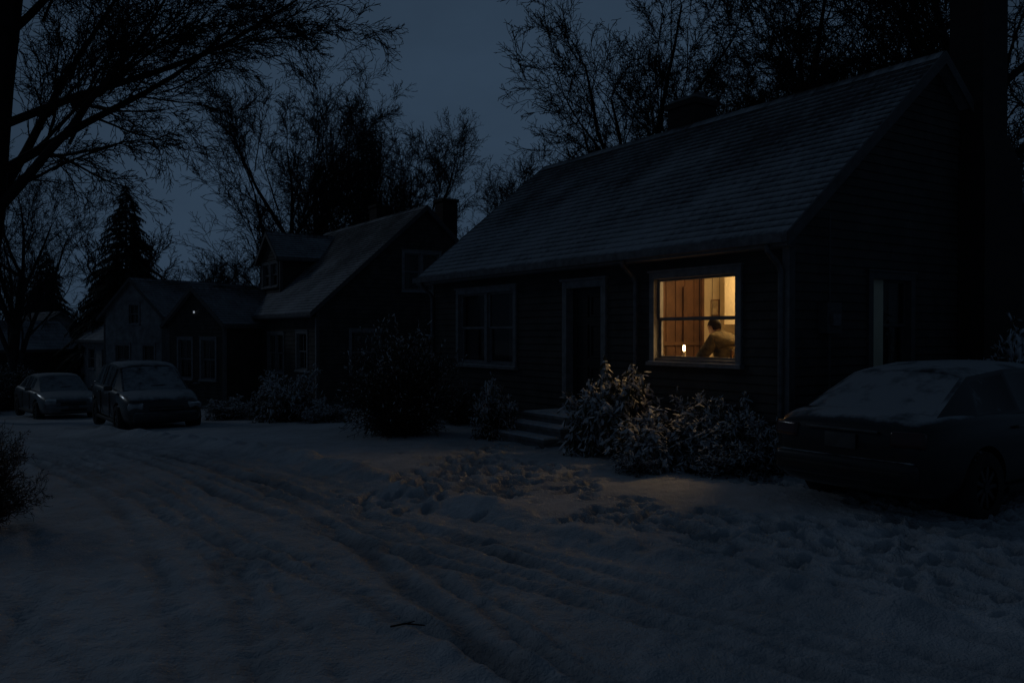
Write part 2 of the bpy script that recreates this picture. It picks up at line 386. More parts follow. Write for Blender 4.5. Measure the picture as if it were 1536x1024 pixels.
h+=road*(vnoise(X,Y,2,31)*.03+vnoise(X,Y,5,34)*.02+vnoise(X,Y,8,32)*.022+vnoise(o*7,S*.8,1,33)*.022+vnoise(X,Y,16,35)*.016)
rut=rut+road*.06
bank=np.exp(-((o-2.6)/.22)**2)*(.08+vnoise(X,Y,2.5,12)*.12+vnoise(X,Y,7,18)*.06)+np.exp(-((off3+1.5+w)/.35)**2)*(.04+vnoise(X,Y,2.5,13)*.08)
h+=bank
rr=1-road
h+=rr*(vnoise(X,Y,.35,14)*.10+vnoise(X,Y,1.3,15)*.035+vnoise(X,Y,4,16)*.018+vnoise(X,Y,12,17)*.012)
Z=Z+h
rng=np.random.RandomState(3)
def pit(cx,cy,ang,a,b,dep):
    R=.35; i0,i1=np.searchsorted(xs,[cx-R,cx+R]); j0,j1=np.searchsorted(ys,[cy-R,cy+R])
    if i1-i0<3 or j1-j0<3: return
    x=X[i0:i1,j0:j1]-cx; y=Y[i0:i1,j0:j1]-cy; c,s=math.cos(ang),math.sin(ang)
    u=(x*c+y*s)/a; v=(-x*s+y*c)/b; r=np.sqrt(u*u+v*v)*(1+vnoise(x+cx,y+cy,9,71)*.5)
    k=1/(1+np.exp((r-1)/.11))
    Z[i0:i1,j0:j1]+= -dep*k + dep*.40*np.exp(-((r-1.3)/.2)**2)
    rut[i0:i1,j0:j1]=np.maximum(rut[i0:i1,j0:j1],k*.50*dep/.05)
n=0
while n<560:
    cx=rng.uniform(-1.4,6); cy=rng.uniform(4.6,11.5)
    of,_=road_off(np.array([cx]),np.array([cy]))
    if of[0]<2.7 or of[0]>6.8: continue
    if vnoise(np.array([cx]),np.array([cy]),.7,44)[0]<-.12: continue
    pit(cx,cy,rng.uniform(-.5,.5)+2.2+(1.57 if rng.rand()<.2 else 0),rng.uniform(.11,.16),rng.uniform(.05,.075),rng.uniform(.028,.052)); n+=1
for _ in range(130):
    t=rng.rand(); cx=-.1+rng.normal(0,.3)+ -1.2*t; cy=12.7-4.2*t+rng.normal(0,.3); pit(cx,cy,2.0+rng.normal(0,.3),.14,.06,.04)
for _ in range(60):
    cx=rng.uniform(-3,6); cy=rng.uniform(7,13); pit(cx,cy,rng.uniform(0,3.1),rng.uniform(.09,.14),.055,rng.uniform(.02,.035))
nx,ny=X.shape
V=np.stack([X,Y,Z],-1).reshape(-1,3); RUT=rut.ravel()
ii,jj=np.meshgrid(np.arange(nx-1),np.arange(ny-1),indexing='ij'); a=(ii*ny+jj).ravel()
Q=np.stack([a,a+ny,a+ny+1,a+1],1)
oc=np.abs(off[:-1,:-1]+.25).ravel(); isr=oc<2.7
def sub(name,mask,mat):
    q=Q[mask]; u,inv=np.unique(q,return_inverse=True)
    me=np_mesh(name,V[u],inv.reshape(q.shape),[mat],smooth=True)
    at=me.attributes.new('rut','FLOAT','POINT'); at.data.foreach_set('value',np.clip(RUT[u],0,1).astype(np.float32))
    link(name,me)
sub('snow_ground',~isr,SNOW); sub('snowy_road',isr,ROADSNOW)

# ---------------------------------------------------------------- main house
F=Frame((3.50,10.53),D1,N1)
H=House('clapboard_house',(3.50,10.53,0))
L,Dp,ZE,ZR=9.6,6.34,2.99,5.82
lit=(.84,2.42,1.35,2.56)
fops=[lit,(3.67,4.60,.45,2.52),(6.29,8.38,1.14,2.56)]
gops=[(1.70,2.60,1.2,2.5)]
PF,PR,PB,PL,zroof=block(H,F,L,Dp,ZE,ZR,0,fops,gops,found=.25)
window(H,PF,*lit,units=1,dark=False,name='lit_window')
window(H,PF,*fops[2],units=2); 
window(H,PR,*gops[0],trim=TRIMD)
a,b,c,d=fops[1]; g=H.box
g('door_frame',TRIM,PF,a-.12,a,c-.05,d+.12,-.1,.06); g('door_frame',TRIM,PF,b,b+.12,c-.05,d+.12,-.1,.06); g('door_frame',TRIM,PF,a,b,d,d+.12,-.1,.057); g('door_frame',TRIM,PF,a-.16,b+.16,d+.12,d+.16,-.02,.09)
g('door',DOORM,PF,a,b,c,d,-.13,-.09)
for (u0,u1) in ((a+.11,a+.43),(b-.43,b-.11)):
    for (z0,z1) in ((c+.15,c+.75),(c+.9,c+1.45),(c+1.58,d-.13)): 
        for (p,q_,r,s_) in ((u0,u1,z0,z0+.03),(u0,u1,z1-.03,z1),(u0,u0+.03,z0+.031,z1-.031),(u1-.03,u1,z0+.031,z1-.031)): g('door',DOORM,PF,p,q_,r,s_,-.091,-.07)
g('door_knob',METAL,PF,b-.1,b-.05,c+.95,c+1.0,-.09,-.03)
g('door_frame',TRIM,PF,a,b,c-.05,c-.001,-.15,.03)
sz=[.42,.28,.14]
for i,zt in enumerate(sz):
    o1=.75+.32*(i); o0=.0 if i==0 else .75+.32*(i-1)+.002
    g('steps',CONC,PF,a-.28,b+.28,-.2,zt-.045,o0 if i else 0.026,o1); g('steps',CONC,PF,a-.31,b+.31,zt-.044,zt,o0 if i else .03,o1+.03)
    g('step_snow',SNOWB,PF,a-.27,b+.27,zt+.001,zt+.02,(o0+.03) if i else .06,o1-.01)
for tt in (.07,2.80,9.5):
    pts=[PF(tt,2.86,.36),PF(tt,2.78,.33),PF(tt,2.62,.12),PF(tt,2.52,.075),PF(tt,.25,.075),PF(tt,.12,.12),PF(tt,.06,.28)]
    pipe(H,'downspout',METAL,pts,.038)
g('meter_box',TRIMD,PR,.55,.85,1.75,2.15,.02,.16); g('meter_box',METAL,PR,.62,.78,2.05-.2,2.0,.16,.2)
pipe(H,'conduit',TRIMD,[PR(.7,2.15,.08),PR(.7,3.3,.08)],.016); pipe(H,'conduit',TRIMD,[PR(.7,1.75,.08),PR(.7,.2,.08)],.02)
q0,q1=3.92,4.62
g('end_chimney',BRICK,PR,q0-.05,q1+.35,-.3,4.3,.03,.42)
c1=[PR(q0-.05,4.3,.03),PR(q1+.35,4.3,.03),PR(q1+.35,4.3,.42),PR(q0-.05,4.3,.42)]; c2=[PR(q0,4.8,.03),PR(q1,4.8,.03),PR(q1,4.8,.36),PR(q0,4.8,.36)]
for i in range(4): H.quad('end_chimney',BRICK,[c1[i],c1[(i+1)%4],c2[(i+1)%4],c2[i]])
g('end_chimney',BRICK,PR,q0,q1,4.8,8.3,-.15,.36); g('end_chimney',BRICK,PR,q0-.06,q1+.06,8.3,8.5,-.2,.42)
PT=lambda u,z,o:F.pt(u,3.17+o,z)
g('ridge_chimney',BRICK,PT,4.8,5.55,5.0,6.25,.05,.65); g('ridge_chimney',BRICK,PT,4.75,5.6,6.25,6.36,0,.7); g('ridge_chimney',CONC,PT,4.8,5.55,6.36,6.42,.05,.65)
for k in (5.0,5.35): g('ridge_chimney',FOUND,PT,k-.1,k+.1,6.42,6.52,.25,.45)
zf,zc=.55,2.95; qb,tp=2.05,3.5
R=lambda u,z,o:F.pt(u,o,z)
H.quad('room_back_wall',PLASTER,[R(.03,zf,qb),R(tp,zf,qb),R(tp,zc,qb),R(.03,zc,qb)])
H.quad('room_side_wall',PLASTER,[F.pt(.03,.03,zf),F.pt(.03,qb,zf),F.pt(.03,qb,zc),F.pt(.03,.03,zc)])
H.quad('room_partition',PANEL,[F.pt(tp,.03,zf),F.pt(tp,qb,zf),F.pt(tp,qb,zc),F.pt(tp,.03,zc)])
PP=lambda u,z,o:F.pt(tp-o,u,z)
for k in range(9): g('room_partition',PANEL,PP,.12+k*.22,.135+k*.22,zf,zc,.001,.018)
g('room_partition',PANEL,PP,.05,qb,zf+1.0,zf+1.06,.019,.04)
g('room_door_casing',PANEL,PP,.75,.83,zf,2.55,.02,.05); g('room_door_casing',PANEL,PP,1.6,1.68,zf,2.55,.02,.05)
PBk=lambda u,z,o:F.pt(u,qb-o,z)
g('room_door_casing',PANEL,PBk,3.41,3.47,zf,zc,.002,.05)
g('picture',WOOD,PBk,3.06,3.24,2.05,2.33,.002,.02); g('picture',PAPER,PBk,3.075,3.225,2.07,2.31,.021,.024)
g('cupboard',PLASTER,PBk,2.2,2.72,1.9,2.7,.002,.25); g('cupboard',WOOD,PBk,2.455,2.465,1.92,2.68,.251,.254)
H.quad('room_ceiling',CEIL,[R(0.03,zc,0.03),R(tp,zc,.03),R(tp,zc,qb),R(.03,zc,qb)])
H.quad('room_floor',FLOORM,[R(0.03,zf,0.03),R(tp,zf,.03),R(tp,zf,qb),R(.03,zf,qb)])
for (u0,u1) in ((.03,.82),(2.44,tp)): H.quad('room_front_wall',PLASTER,[R(u0,zf,.04),R(u1,zf,.04),R(u1,zc,.04),R(u0,zc,.04)])
H.quad('room_front_wall',PLASTER,[R(.82,zf,.04),R(2.44,zf,.04),R(2.44,1.32,.04),R(.82,1.32,.04)]); H.quad('room_front_wall',PLASTER,[R(.82,2.58,.04),R(2.44,2.58,.04),R(2.44,zc,.04),R(.82,zc,.04)])
k=14
for j in range(k):
    ua=.84+.010*j*1.0; ub=ua+.010
    H.quad('window_curtain',CURT,[R(ua,1.33,.15+.03*(j%2)),R(ub,1.33,.15+.03*((j+1)%2)),R(ub,2.6,.15+.03*((j+1)%2)),R(ua,2.6,.15+.03*(j%2))])
for tt,zb in ((1.28,1.98),(1.42,1.98),(1.66,1.5)): pipe(H,'blind_cord',DARKROOM,[R(tt,2.56,.13),R(tt,zb,.13)],.004)
H.finish()
pl=F.pt(1.75,1.30,2.80); lamp=empty('ceiling_lamp',pl)
def prim(kind,name,mat,loc,scale,parent=None,rot=(0,0,0),smooth=True,bev=0,**kw):
    bm=bmesh.new()
    if kind=='sphere': bmesh.ops.create_uvsphere(bm,u_segments=kw.get('u',20),v_segments=kw.get('v',12),radius=1)
    elif kind=='cyl': bmesh.ops.create_cone(bm,cap_ends=True,segments=kw.get('seg',24),radius1=kw.get('r1',1),radius2=kw.get('r2',1),depth=1)
    else: bmesh.ops.create_cube(bm,size=1)
    bmesh.ops.scale(bm,vec=scale,verts=bm.verts)
    if bev: bmesh.ops.bevel(bm,geom=bm.edges[:],offset=bev,segments=3,profile=.6,affect='EDGES')
    me=bpy.data.meshes.new(name); bm.to_mesh(me); bm.free(); me.materials.append(mat)
    if smooth:
        me.polygons.foreach_set('use_smooth',[True]*len(me.polygons))
        if kind!='sphere':
            me.set_sharp_from_angle(angle=math.radians(40))
    o=bpy.data.objects.new(name,me); SC.collection.objects.link(o); o.location=loc; o.rotation_euler=rot
    if parent: o.parent=parent
    return o
prim('sphere','globe',BULB,(0,0,.07),(.10,.10,.06),lamp); prim('cyl','ceiling_rose',CERAM,(0,0,.13),(.12,.12,.03),lamp,r1=1,r2=.6)
def light(name,loc,w,col,r,parent=None):
    l=bpy.data.lights.new(name,'POINT'); l.energy=w; l.color=col; l.shadow_soft_size=r
    o=bpy.data.objects.new(name,l); SC.collection.objects.link(o); o.location=loc
    if parent: o.parent=parent
    return o
light('lamp_light',(0,0,-.17),LAMP_W,(1,.64,.28),.16,lamp)
cb=F.pt(2.14,.30,1.302); cn=empty('candle',cb)
prim('cyl','dish',CERAM,(0,0,.012),(.07,.07,.024),cn,r1=.7); prim('cyl','wax',WAX,(0,0,.10),(.024,.024,.16),cn); prim('cyl','wick',DARKROOM,(0,0,.188),(.0025,.0025,.02),cn,seg=8)
prim('sphere','flame',FLAME,(0,0,.228),(.019,.019,.046),cn)
light('candle_light',(0,0,.245),CANDLE_W,(1,.5,.16),.02,cn)
tb=F.pt(2.35,.5,0.55); ang=math.atan2(D1[1],D1[0]); T=empty('table',tb,ang)
prim('box','top',WOOD,(0,0,.732),(1.3,.66,.035),T,bev=.008)
for sx in (-.58,.58):
    for sy in (-.27,.27): prim('box','leg',WOOD,(sx,sy,.357),(.055,.055,.712),T,bev=.006)
prim('box','apron',WOOD,(0,.27,.66),(1.1,.025,.09),T); prim('box','apron_2',WOOD,(0,-.27,.66),(1.1,.025,.09),T)
prim('box','box_on_table',CERAM,(-.02,-.04,.785),(.16,.12,.07),T,bev=.01)
bk=empty('mug',F.pt(2.3,.62,1.30)); prim('cyl','cup',CERAM,(0,0,.048),(.04,.04,.092),bk)
chp=F.pt(1.42,.50,.55); CH=empty('chair',chp,ang)
prim('box','seat',WOOD,(0,0,.47),(.44,.44,.04),CH,bev=.01)
for sx in (-.19,.19):
    for sy in (-.19,.19): prim('box','leg',WOOD,(sx,sy,.225),(.04,.04,.45),CH,bev=.005)
for sy in (-.19,.19): prim('box','post',WOOD,(-.2,sy,.72),(.035,.035,.5),CH,bev=.005)
for z in (.68,.8,.92): prim('box','slat',WOOD,(-.2,0,z),(.02,.34,.06),CH,bev=.005)

# ---------------------------------------------------------------- seated man
man=empty('seated_man',(chp[0],chp[1],.55-.03),ang); man.scale=(1.1,1.1,1.1)
def skin(name,verts,edges,radii,mats,root=0,sub=2,parent=None):
    me=bpy.data.meshes.new(name); me.from_pydata(verts,edges,[]); o=bpy.data.objects.new(name,me); SC.collection.objects.link(o)
    m=o.modifiers.new('s','SKIN'); m.use_smooth_shade=True
    sv=me.skin_vertices[0].data if me.skin_vertices else None
    if sv is None:
        bpy.context.view_layer.objects.active=o; bpy.context.view_layer.update(); sv=me.skin_vertices[0].data
    for i,r in enumerate(radii):
        sv[i].radius=(r,r) if not hasattr(r,'__len__') else r; sv[i].use_root=(i==root)
    s=o.modifiers.new('b','SUBSURF'); s.levels=sub; s.render_levels=sub
    bpy.context.view_layer.update(); dg=bpy.context.evaluated_depsgraph_get()
    nm=bpy.data.meshes.new_from_object(o.evaluated_get(dg)); bpy.data.objects.remove(o)
    nm.materials.clear()
    for mt in mats: nm.materials.append(mt)
    nm.polygons.foreach_set('use_smooth',[True]*len(nm.polygons))
    p=bpy.data.objects.new(name,nm); SC.collection.objects.link(p)
    if parent: p.parent=parent
    return p
v=[(0,0,.60),(.02,0,.76),(.07,0,.93),(.12,0,1.04),(.20,0,1.12)]
e=[(0,1),(1,2),(2,3),(3,4)]; r=[(.18,.17),(.19,.18),(.20,.19),(.14,.16),(.068,.068)]
for s in (-1,1):
    i=len(v); v+=[(.12,s*.18,1.02),(.25,s*.28,.80),(.47,s*.12,.755)]; e+=[(3,i),(i,i+1),(i+1,i+2)]; r+=[.10,.075,.048]
    i=len(v); v+=[(.04,s*.1,.55),(.46,s*.13,.555),(.43,s*.13,.13),(.56,s*.14,.07)]; e+=[(0,i),(i,i+1),(i+1,i+2),(i+2,i+3)]; r+=[.105,.072,.05,.045]
body=skin('body',v,e,r,[COAT,PANTS],parent=man)
for p in body.data.polygons:
    c=p.center
    if c.z<.66 and (c.x>.18 or c.z<.48): p.material_index=1
for s in (-1,1):
    hv=[(.46,s*.12,.755),(.53,s*.085,.752)]; he=[(0,1)]; hr=[.028,(.037,.024)]
    for k in range(4):
        yy=s*(.055+.02*k); ln=[.9,1,.95,.75][k]
        i=len(hv); hv+=[(.555,yy+s*.0,.755),(.555+.035*ln,yy-s*.008,.76),(.555+.06*ln,yy-s*.016,.746),(.555+.066*ln,yy-s*.02,.73)]
        he+=[(1,i),(i,i+1),(i+1,i+2),(i+2,i+3)]; hr+=[.010,.009,.008,.007]
    i=len(hv); hv+=[(.515,s*.05,.77),(.54,s*.03,.778),(.56,s*.02,.775)]; he+=[(1,i),(i,i+1),(i+1,i+2)]; hr+=[.012,.010,.008]
    skin('hand',hv,he,hr,[SKIN],sub=1,parent=man)
bm=bmesh.new(); bmesh.ops.create_uvsphere(bm,u_segments=32,v_segments=24,radius=1)
for vv in bm.verts:
    x,y,z=vv.co
    X_=x*.098;Y_=y*.076;Z_=z*.118
    if z<0: Y_*=1-.28*(-z); X_=X_*(1-.12*(-z))+.012*(-z)
    if x<0 and z<0: X_*=1-.25*(-z)
    def gb(cy,cz,wy,wz,a): return a*math.exp(-((Y_-cy)/wy)**2-((Z_-cz)/wz)**2) if x>0 else 0
    X_+=gb(0,-.018,.013,.022,.026)+gb(0,.004,.01,.022,.012)+gb(0,.025,.05,.010,.006)+gb(0,-.056,.022,.010,.008)+gb(0,-.095,.025,.016,.010)
    X_-=gb(.03,.005,.016,.011,.012)+gb(-.03,.005,.016,.011,.012)
    vv.co=(X_,Y_,Z_)
me=bpy.data.meshes.new('head'); bm.to_mesh(me); bm.free(); me.materials.append(SKIN); me.materials.append(HAIR)
for p in me.polygons:
    p.use_smooth=True; c=p.center
    if (c.z>.052 and c.x<.07) or (c.x<-.02 and c.z>-.06) or c.z>.080 or (c.x<.02 and c.z>-.01): p.material_index=1
for vtx in me.vertices:
    c=vtx.co
    if (c.z>.055) or (c.x<-.02 and c.z>-.05): vtx.co=c*1.06
hd=bpy.data.objects.new('head',me); SC.collection.objects.link(hd); hd.parent=man; hd.location=(.27,0,1.20); hd.rotation_euler=(0,math.radians(28),0)
EYE=M('eye',(.05,.04,.03),.2)
for s in (-1,1):
    prim('sphere','eye',EYE,(.078,s*.03,.005),(.011,.011,.009),hd); prim('sphere','ear',SKIN,(-.004,s*.076,-.012),(.016,.008,.03),hd)
prim('cyl','collar',COAT,(.185,0,1.095),(.09,.10,.08),man,rot=(0,math.radians(35),0),r2=.85)

# ---------------------------------------------------------------- neighbours
H2=House('gabled_neighbour_house',(-6.4,27.33,-.8)); F2=Frame((-6.4,27.33),D1,N1)
f2=[(.9,1.9,.5,1.75),(3.4,5.2,.35,1.7),(7.0,8.4,.35,1.7)]; g2=[(3.15,4.5,3.25,4.55),(1.2,2.2,.4,1.8)]
P2=block(H2,F2,9.5,7.9,2.44,6.25,-.8,f2,g2,SIDING2,TRIM,row=.15)
for o_ in f2: window(H2,P2[0],*o_,trim=TRIM,units=2 if o_[1]-o_[0]>1.5 else 1,munt=True,cas=.02)
for i,o_ in enumerate(g2): window(H2,P2[1],*o_,trim=TRIM,units=2 if i==0 else 1)
PD=block(H2,Frame(F2.pt(6.1,.75,0)[:2],N1,D1),2.6,2.5,4.75,5.85,3.0,(),[(.3,1.15,3.65,4.55),(1.35,2.2,3.65,4.55)],SIDING2,TRIMD,row=.15,found=.05,oh=.2,rk=.2)
for o_ in ((.3,1.15,3.65,4.55),(1.35,2.2,3.65,4.55)): window(H2,PD[1],*o_,trim=TRIM,tw=.07)
PT2=lambda u,z,o:F2.pt(u,3.95+o,z)
H2.box('chimney',BRICK,PT2,4.1,4.8,5.6,6.75,.0,.6); H2.box('chimney',BRICK,PT2,4.05,4.85,6.75,6.85,-.05,.65)
H2.box('chimney',BRICK,PT2,.3,.9,4.6,6.55,.9,1.5); H2.box('chimney',BRICK,PT2,.25,.95,6.55,6.65,.85,1.55)
FW=Frame((-10.7,31.0),(.6,.8),(-.8,.6))
gw=[(.55,1.45,.0,1.5),(2.1,3.0,.0,1.5)]
PW=block(H2,FW,4.2,3.7,2.1,3.55,-1.15,(),gw,SIDING2,TRIM,row=.15,oh=.25)
for o_ in gw: window(H2,PW[1],*o_,trim=TRIM,munt=True,cas=.02)
LAMPG=M('porch_bulb',(1,1,1),.5,emit=((.75,.85,1),.30))
H2.box('porch_light',METAL,PW[1],1.8,1.9,2.62,2.66,.02,.14); H2.box('porch_light',LAMPG,PW[1],1.83,1.87,2.53,2.61,.06,.10)
H2.finish()
H3=House('grey_gabled_house',(-15.9,38,-1.6)); F3=Frame((-15.9,38),(.5,.866),(-.866,.5))
g3=[(.6,1.4,-.2,1.2),(2.4,3.4,-.2,1.2),(1.7,2.4,2.2,3.1)]
P3=block(H3,F3,9,4.3,2.5,4.35,-1.6,[(1.5,2.5,0,1.3),(5,6,0,1.3)],g3,SIDING3,TRIM,row=.18)
for o_ in g3: window(H3,P3[1],*o_,trim=TRIM,munt=True)
for o_ in [(1.5,2.5,0,1.3),(5,6,0,1.3)]: window(H3,P3[0],*o_,trim=TRIM)
H3.finish()
H4=House('low_cottage',(-23.0,48,-1.9)); F4=Frame((-23.0,48),(-.64,.768),(.768,.64))
g4=[(2.6,3.8,-.4,.9)]; f4=[(1,2.2,-.4,.8),(4,5.4,-.4,.8)]
P4=block(H4,F4,8,6.4,1.35,4.0,-2.0,f4,g4,SIDING3,TRIM,row=.2)
for o_ in g4: window(H4,P4[1],*o_,trim=TRIM)
for o_ in f4: window(H4,P4[0],*o_,trim=TRIM)
H4.finish()
H5=House('far_house',(-36,60,-2.4)); F5=Frame((-36,60),(-.7,.714),(.714,.7))
P5=block(H5,F5,8,6.4,.9,3.4,-2.6,[(1,2.2,-1,.3)],[(2.6,3.8,-.8,.5)],SIDING3,TRIM,row=.2)
window(H5,P5[1],2.6,3.8,-.8,.5,trim=TRIM); window(H5,P5[0],1,2.2,-1,.3,trim=TRIM)
H5.finish()
H6=House('street_end_house',(-33,52,-2.2)); F6=Frame((-33,52),(.5,.866),(-.866,.5))
P6=block(H6,F6,6,4.0,.7,2.6,-2.4,(),[(1.4,2.5,-.8,.4)],SIDING2,TRIM,row=.2); window(H6,P6[1],1.4,2.5,-.8,.4,trim=TRIM)
H6.finish()

# ---------------------------------------------------------------- cars
def paint(name,col,thr=.82): return M(name,col,.35,.3,sc=1.5,var=.1,snow=2.6,coat=.4,snowthr=thr,snowamp=.6,snowcol=(.38,.40,.43),snowsoft=.15)
PAINT1=paint('dark_car_paint',(.014,.015,.018)); PAINT2=paint('grey_car_paint',(.04,.043,.047)); PAINT3=paint('silver_car_paint',(.14,.145,.15))
CGLASS=M('car_glass',(.010,.011,.013),.12,0,snow=4,snowthr=.56,snowamp=1.0,snowcol=(.36,.38,.41),snowsoft=.3)
RUB=M('tyre_rubber',(.02,.02,.02),.9,snow=8,snowthr=.9); RIM=M('wheel_alloy',(.08,.08,.085),.5,.6)
TAIL=M('tail_lamp_lens',(.05,.008,.008),.2,coat=.5); HEAD=M('head_lamp_lens',(.35,.36,.38),.12,coat=1); BLK=M('black_plastic',(.02,.02,.02),.6); PLATE=M('number_plate',(.07,.07,.07),.5)
CHROME=M('dull_chrome',(.15,.15,.15),.3,.8)
def car(name,pos,yaw,kind,pm,scale=1):
    e=empty(name,pos,yaw); e.scale=(scale,)*3
    if kind=='sedan':
        st=[(-2.33,.42,.80,.66),(-2.27,.30,.93,.78),(-2.05,.24,1.0,.85),(-1.5,.21,1.03,.885),(-.6,.2,1.0,.90),(.4,.2,.97,.90),(1.1,.2,.95,.89),(1.65,.22,.87,.87),(2.1,.25,.77,.80),(2.27,.32,.66,.70),(2.33,.40,.58,.58)]
        gh=[(-1.95,1.01,.70,-1.95),(-1.2,1.375,.57,-1.42),(-.55,1.435,.60,-.55),(.1,1.44,.60,.15),(.5,1.39,.585,.72),(1.25,.95,.70,1.25)]
        ax=(-1.38,1.38)
    else:
        st=[(-2.12,.42,.95,.70),(-2.08,.30,1.02,.80),(-1.85,.24,1.05,.86),(-1.3,.21,1.04,.885),(-.6,.2,1.02,.89),(.4,.2,1.0,.89),(1.0,.2,.98,.885),(1.5,.22,.92,.87),(1.9,.25,.83,.82),(2.08,.32,.70,.72),(2.14,.42,.60,.60)]
        gh=[(-2.05,1.03,.72,-2.05),(-1.75,1.49,.58,-1.72),(-.75,1.57,.62,-.75),(.0,1.56,.62,.1),(.4,1.49,.60,.75),(1.2,.97,.72,1.2)]
        ax=(-1.25,1.3)
    V=[];Fc=[]
    for (x,zb,zt,w) in st:
        half=[(0,zb),(.8*w,zb),(.96*w,zb+.06),(w,zb+.42*(zt-zb)),(.985*w,zt-.16),(.93*w,zt-.04),(.80*w,zt+.0),(.4*w,zt+.022),(0,zt+.028)]
        ring=half+[(-y,z) for y,z in half[-2:0:-1]]
        V+=[(x,y,z) for y,z in ring]
    m=len(V)//len(st)
    for i in range(len(st)-1):
        for j in range(m): Fc.append((i*m+j,i*m+(j+1)%m,(i+1)*m+(j+1)%m,(i+1)*m+j))
    Fc.append(tuple(range(m))[::-1]); Fc.append(tuple(range((len(st)-1)*m,len(st)*m)))
    body=make_obj('body_tmp',V,Fc,[pm],smooth=True)
    bm=bmesh.new(); bm.from_mesh(body.data); bmesh.ops.recalc_face_normals(bm,faces=bm.faces); bm.to_mesh(body.data); bm.free()
    s=body.modifiers.new('s','SUBSURF'); s.levels=2; s.render_levels=2
    bm=bmesh.new()
    for x in ax:
        for y in (-.86,.86):
            bmesh.ops.create_cone(bm,cap_ends=True,segments=40,radius1=.385,radius2=.385,depth=.5,matrix=Matrix.Translation((x,y,.33))@Matrix.Rotation(math.pi/2,4,'X'))
    cm=bpy.data.meshes.new('cut'); bm.to_mesh(cm); bm.free(); cm.materials.append(BLK); cut=bpy.data.objects.new('cut',cm); SC.collection.objects.link(cut)
    b=body.modifiers.new('b','BOOLEAN'); b.object=cut; b.operation='DIFFERENCE'; b.solver='EXACT'
    try: b.material_mode='TRANSFER'
    except: pass
    bpy.context.view_layer.update(); dg=bpy.context.evaluated_depsgraph_get(); nm=bpy.data.meshes.new_from_object(body.evaluated_get(dg))
    bpy.data.objects.remove(body); bpy.data.objects.remove(cut)
    nm.polygons.foreach_set('use_smooth',[True]*len(nm.polygons)); nm.set_sharp_from_angle(angle=math.radians(50))
    link('body',nm,parent=e)
    bm=bmesh.new(); rows=[]
    belt=.80 if kind=='sedan' else .81; n_=len(gh)
    for i,(x,z,w,xb) in enumerate(gh):
        zbelt=.97 if kind=='sedan' else .99
        end=i in (0,n_-1)
        r=[]
        for s_ in (1,-1):
            if end: r.append([bm.verts.new((xb,s_*w,z-.03)),bm.verts.new((x,s_*w*.5,z-.005))])
            else: r.append([bm.verts.new((xb,s_*belt,zbelt)),bm.verts.new((x,s_*(w+.02),z-.045)),bm.verts.new((x,s_*w*.82,z-.003)),bm.verts.new((x,s_*w*.4,z+.012))])
        c=bm.verts.new((x,0,z+(.018 if not end else .0)))
        rows.append((r,c,end))
    glass=[];
    for i in range(n_-1):
        (ra,ca,ea),(rb,cb_,eb)=rows[i],rows[i+1]
        for s_ in (0,1):
            A=ra[s_];B=rb[s_]
            if ea:
                bm.faces.new((A[0],B[0],B[1])); w1=[bm.faces.new((A[0],B[1],B[2])),bm.faces.new((A[0],B[2],B[3],A[1])),bm.faces.new((A[1],B[3],cb_,ca))]
                glass.append(('scr',w1,i))
            elif eb:
                bm.faces.new((B[0],A[0],A[1])); w1=[bm.faces.new((B[0],A[1],A[2])),bm.faces.new((B[0],A[2],A[3],B[1])),bm.faces.new((B[1],A[3],ca,cb_))]
                glass.append(('scr',w1,i))
            else:
                f=bm.faces.new((A[0],B[0],B[1],A[1])); glass.append(('side',[f],i))
                for k_ in range(1,3): bm.faces.new((A[k_],B[k_],B[k_+1],A[k_+1]))
                bm.faces.new((A[3],B[3],cb_,ca))
    bmesh.ops.recalc_face_normals(bm,faces=bm.faces)
    scr={}
    for k_,fs,i in glass:
        if k_=='scr': scr.setdefault(i,[]).extend(fs)
    regions=list(scr.values())+[fs for k_,fs,i in glass if k_=='side']
    for fs in regions:
        bmesh.ops.inset_region(bm,faces=fs,thickness=.045,depth=-.008,use_even_offset=True,use_boundary=True)
        for f in fs: f.material_index=1
    gm=bpy.data.meshes.new('cabin'); bm.to_mesh(gm); bm.free(); gm.materials.append(pm); gm.materials.append(CGLASS)
    gm.polygons.foreach_set('use_smooth',[True]*len(gm.polygons)); gm.set_sharp_from_angle(angle=math.radians(35))
    link('cabin',gm,parent=e)
    for x in ax:
        for y in (-.78,.78):
            sgn=1 if y>0 else -1
            bm=bmesh.new(); prof=[(.20,-.10),(.30,-.11),(.325,-.08),(.33,0),(.325,.08),(.30,.11),(.20,.10)]; sg=36; vs=[]
            for a_ in range(sg):
                th=2*math.pi*a_/sg; vs.append([bm.verts.new((r*math.cos(th),w_,r*math.sin(th))) for r,w_ in prof])
            for a_ in range(sg):
                for k_ in range(len(prof)-1): bm.faces.new((vs[a_][k_],vs[(a_+1)%sg][k_],vs[(a_+1)%sg][k_+1],vs[a_][k_+1]))
            tm=bpy.data.meshes.new('tyre'); bm.to_mesh(tm); bm.free(); tm.materials.append(RUB); tm.polygons.foreach_set('use_smooth',[True]*len(tm.polygons))
            link('tyre',tm,(x,y,.33),parent=e)
            prim('cyl','hub',BLK,(x,y+sgn*.03,.33),(.2,.2,.06),e,rot=(math.pi/2,0,0))
            prim('cyl','hub_cap',RIM,(x,y+sgn*.085,.33),(.05,.05,.03),e,rot=(math.pi/2,0,0))
            for k_ in range(9):
                th=2*math.pi*k_/9; prim('box','spoke',RIM,(x+.115*math.cos(th),y+sgn*.08,.33+.115*math.sin(th)),(.17,.02,.04),e,rot=(0,-th,0),bev=.006)
    xr=st[0][0]; xf=st[-1][0]
    tz=.80 if kind=='sedan' else .98
